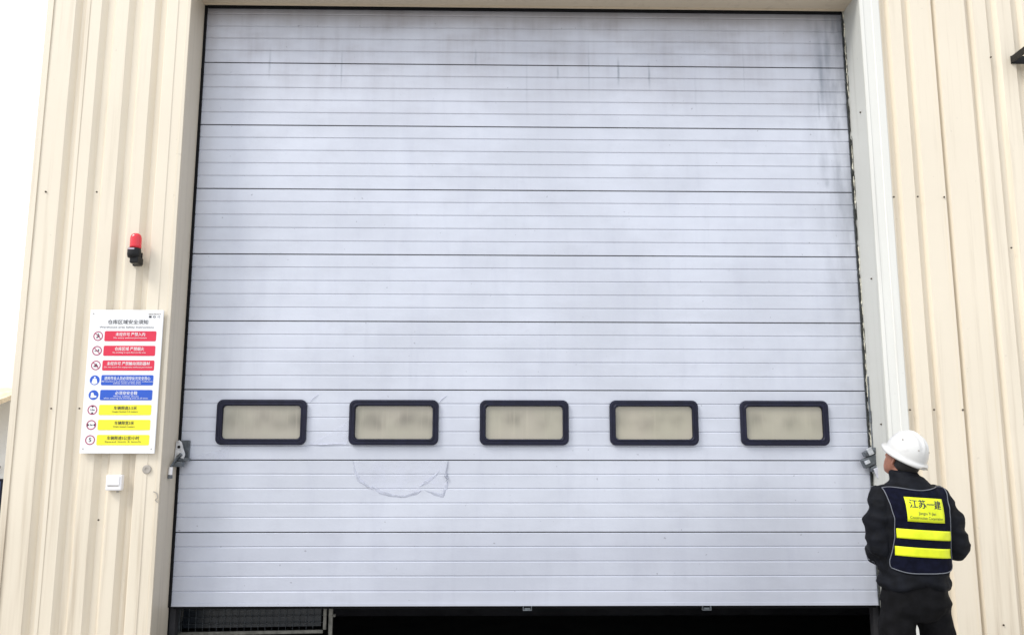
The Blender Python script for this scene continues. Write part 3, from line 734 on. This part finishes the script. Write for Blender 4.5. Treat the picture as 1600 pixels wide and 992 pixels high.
# jacket with collar and sleeves
bm = bmesh.new()
loft(bm, [ell(0, -.005, .955, .182, .126), ell(0, -.005, .975, .196, .142), ell(0, -.005, 1.03, .195, .143), ell(0, -.005, 1.12, .196, .14), ell(0, -.008, 1.24, .203, .142), ell(0, -.012, 1.34, .215, .140), ell(0, -.014, 1.42, .208, .130), ell(0, -.014, 1.47, .188, .115), ell(0, -.012, 1.51, .142, .098), ell(0, -.008, 1.54, .10, .085), ell(0, -.006, 1.565, .082, .076)])
loft(bm, [ell(0, -.008, 1.46, .105, .09), ell(-.004, .002, 1.53, .082, .076), ell(-.008, .012, 1.585, .077, .074, ty=.12), ell(-.008, .014, 1.60, .070, .066, ty=.12)])
for s_ in (-1, 1):
    chain(bm, [(SH[s_] + Vector((-s_ * .02, -.005, .0)), .078), (SH[s_] * .5 + EL[s_] * .5 + Vector((s_ * .014, 0, 0)), .078), (EL[s_] + Vector((0, 0, -.005)), .066), (WR[s_] * .6 + EL[s_] * .4, .060), (WR[s_] * .92 + EL[s_] * .08, .046)], 18)
jacket = remesh(bm, 'jacket', .0085, m_jacket, P, shaper=lambda co: .012 * (.7 - 2.4 * abs(noise.noise((co.x * 6 + 3, co.y * 6, co.z * 12))) + .5 * noise.noise((co.x * 17, co.y * 17, co.z * 24))) * (1.35 if abs(co.x) > .19 or co.z < 1.05 else .5))
bv = BVHTree.FromPolygons([v.co.copy() for v in jacket.data.vertices], [tuple(p.vertices) for p in jacket.data.polygons])
def onback(x, z, off, side=-1):
    hit = bv.ray_cast(Vector((x, side * 1.0, z)), Vector((0, -side, 0)))[0]
    y = hit.y if hit else 0
    if hit is None or hit.y * side < .03: y = side * .05
    return Vector((x, y + side * off, z))
def vest_w(z):   # half width of the vest panel
    if z > 1.36: return .168 + (z - 1.36) * .12
    if z > 1.22: return .168 - .004 * math.sin((z - 1.22) / .14 * math.pi)
    if z < 1.10: return .184 - .03 * ((1.10 - z) / .05) ** 2
    return .168 + min(1, (1.22 - z) / .10) * .016
def vest_top(u): return 1.520 - .026 * math.cos(u * math.pi / 2) ** 2 - .012 * u ** 4
for side in (-1, 1):
    bm = bmesh.new(); rings = []; NZ = 40; NX = 30
    for j in range(NZ + 1):
        v = j / NZ; r_ = []
        for i in range(NX + 1):
            u = -1 + 2 * i / NX; zt = vest_top(u); zb = 1.055 + .025 * abs(u) ** 6
            z = zb + (zt - zb) * v; x = u * vest_w(z); r_.append(onback(x, z, .008, side))
        rings.append(r_)
    # light smoothing so that the cloth spans the folds beneath
    for _ in range(3):
        g = [[p.copy() for p in r_] for r_ in rings]
        for j in range(1, NZ):
            for i in range(1, NX):
                a = (g[j - 1][i].y + g[j + 1][i].y + g[j][i - 1].y + g[j][i + 1].y) / 4
                rings[j][i].y = a if (a - g[j][i].y) * side > 0 else (g[j][i].y + a) / 2
    loft(bm, rings, cap=False, closed=False)
    vo = new('vest_back' if side < 0 else 'vest_front', bm, m_vest, P, smooth=True)
    md = vo.modifiers.new('t', 'SOLIDIFY'); md.thickness = .004; md.offset = 0
    # piping all round
    bm = bmesh.new(); ed = [rings[j][0] for j in range(NZ + 1)]; er = [rings[j][NX] for j in range(NZ + 1)]
    o_ = Vector((0, side * .004, 0))
    tube(bm, [p + o_ for p in ed], .0028, 6); tube(bm, [p + o_ for p in er], .0028, 6); tube(bm, [p + o_ for p in rings[0]], .0028, 6); tube(bm, [p + o_ for p in rings[NZ]], .0028, 6)
    new('vest_piping', bm, m_pipe, P, smooth=True)
    if side < 0:
        vb = BVHTree.FromPolygons([p for r_ in rings for p in r_], [(j * (NX + 1) + i, j * (NX + 1) + i + 1, (j + 1) * (NX + 1) + i + 1, (j + 1) * (NX + 1) + i) for j in range(NZ) for i in range(NX)])
def onvest(x, z, off):
    hit = vb.ray_cast(Vector((x, -1, z)), Vector((0, 1, 0)))[0]
    if hit is None: return onback(x, z, .008 + off)
    return Vector((x, hit.y - off, z))
def patch(name, x0, x1, z0, z1, tilt, mat, off=.0045, n=16):
    bm = bmesh.new(); loft(bm, [[onvest(x0 + (x1 - x0) * i / n, z0 + (z1 - z0) * j / 6 + tilt * ((x0 + (x1 - x0) * i / n)), off) for i in range(n + 1)] for j in range(7)], cap=False, closed=False)
    o = new(name, bm, mat, P, smooth=True); md = o.modifiers.new('t', 'SOLIDIFY'); md.thickness = .0015; md.offset = 0
    return o
TL = -.065
patch('reflective_strip', -.158, .164, 1.232, 1.283, TL, m_hiy)
patch('reflective_strip', -.166, .158, 1.138, 1.188, TL, m_hiy)
bp = patch('name_patch', -.105, .115, 1.325, 1.455, TL, m_hiy)
def vtext(body_, size, cx, cz, maxw, bold=.0):
    bm = text_verts(body_, size, .0002, maxw, bold)
    for v in bm.verts:
        x = v.co.x + cx; z = v.co.z + cz + TL * x; p = onvest(x, z, .0062); v.co = Vector((x, p.y + v.co.y * .2, z))
    o = new('lettering', bm, m_ink, bp); return o
vtext('江苏一建', .05, .004, 1.417, .184, .0016)
vtext('Jiangsu Yi Jian', .022, .008, 1.372, .105)
vtext('Construction Corporation', .022, .005, 1.347, .195)
# hair below the helmet
bm = bmesh.new()
loft(bm, [[H(*q_) for q_ in ell(0, cy, z, rx, ry, 26, 2.1)] for z, cy, rx, ry in [(-.062, -.045, .050, .046), (-.045, -.038, .067, .062), (-.01, -.028, .078, .076), (.04, -.018, .082, .088), (.08, -.015, .07, .08)]])
new('hair', bm, m_hair, P, smooth=True)
# hard hat: ribbed shell, rim all round and a peak at the front
HT = HR @ Matrix.Translation((0, .0, .035)) @ Euler((R(3), 0, 0)).to_matrix().to_4x4()
bm = bmesh.new(); n = 72; rings = []
def hat_r(a, t):  # a: angle (90deg = front); t: 0 rim .. 1 crown
    rx, ry = .107, .122
    k = math.sqrt(max(0, 1 - t ** 2.15)); return rx * k, ry * k
NT_ = 18
for j in range(NT_ + 1):
    t = math.sin(j / NT_ * math.pi / 2) if j < NT_ else .9995
    r_ = []
    for k in range(n):
        a = 2 * math.pi * k / n; rx, ry = hat_r(a, t)
        x, y = rx * math.cos(a), ry * math.sin(a)
        z = .128 * t
        # three lengthwise ribs over the crown
        rib = sum(math.exp(-((x - c_) / .0085) ** 2) * h_ for c_, h_ in ((0, .011), (.036, .008), (-.036, .008)))
        rib *= min(1, max(0, (t - .25) * 2.2)); sc_ = 1 + rib * 2.2
        r_.append(HT @ Vector((x * sc_, y * sc_ - .006, z + rib)))
    rings.append(r_)
def rim(off, zz, peak, pz):
    r_ = []
    for k in range(n):
        a = 2 * math.pi * k / n; f_ = max(0, math.sin(a)) ** 3.0; bk = max(0, -math.sin(a)) ** 2
        rx, ry = .107 + off, .122 + off
        r_.append(HT @ Vector((rx * math.cos(a), ry * math.sin(a) - .006 + peak * f_ - .006 * bk * (off > .003), zz - pz * f_)))
    return r_
outer = [rim(.004, -.026, .0, 0), rim(.010, -.027, .002, 0), rim(.012, -.020, .024, .003), rim(.0115, -.012, .028, .004), rim(.006, -.006, .016, 0), rim(.0015, -.001, .003, 0)]
loft(bm, outer + rings, cap=False)
bm.faces.new([bm.verts[i] for i in range(len(bm.verts))[-n:]]) if False else None
bm.verts.ensure_lookup_table(); bm.faces.new(bm.verts[-n:])
hm = NT('white_helmet_plastic'); nn = hm.noise(hm.pos, 30, 4); hm.base(hm.mix(hm.ramp(nn, .55, .75, 0, .35), (.60, .60, .59), (.42, .41, .40))); hm.rough(.3); hm.b.inputs['Coat Weight'].default_value = .3
hat = new('hard_hat', bm, hm.m, P, smooth=True); md = hat.modifiers.new('t', 'SOLIDIFY'); md.thickness = .003; md.offset = -1
# vent holes
def hatp(a, t, o=.002):
    rx, ry = hat_r(a, t); v = Vector((rx * math.cos(a), ry * math.sin(a) - .006, .135 * t)); nrm = Vector((v.x / .0125, v.y / .0174, v.z / .018)).normalized()
    return HT @ (v + nrm * o)
for (a, t) in ((R(-5), .62), (R(-25), .5), (R(-65), .5), (R(-115), .5), (R(185), .62)):
    bm = bmesh.new(); bmesh.ops.create_uvsphere(bm, u_segments=10, v_segments=6, radius=.0045, matrix=Matrix.Translation(hatp(a, t, .0))); new('vent_hole', bm, m_greyp, hat)
bm = bmesh.new(); tube(bm, [HT @ Vector((.02 * math.cos(R(a)) * 1.4, -.152, -.02 + .012 * math.sin(R(a)))) for a in range(0, 181, 30)], .003, 6); new('adjuster', bm, m_greyp, hat)
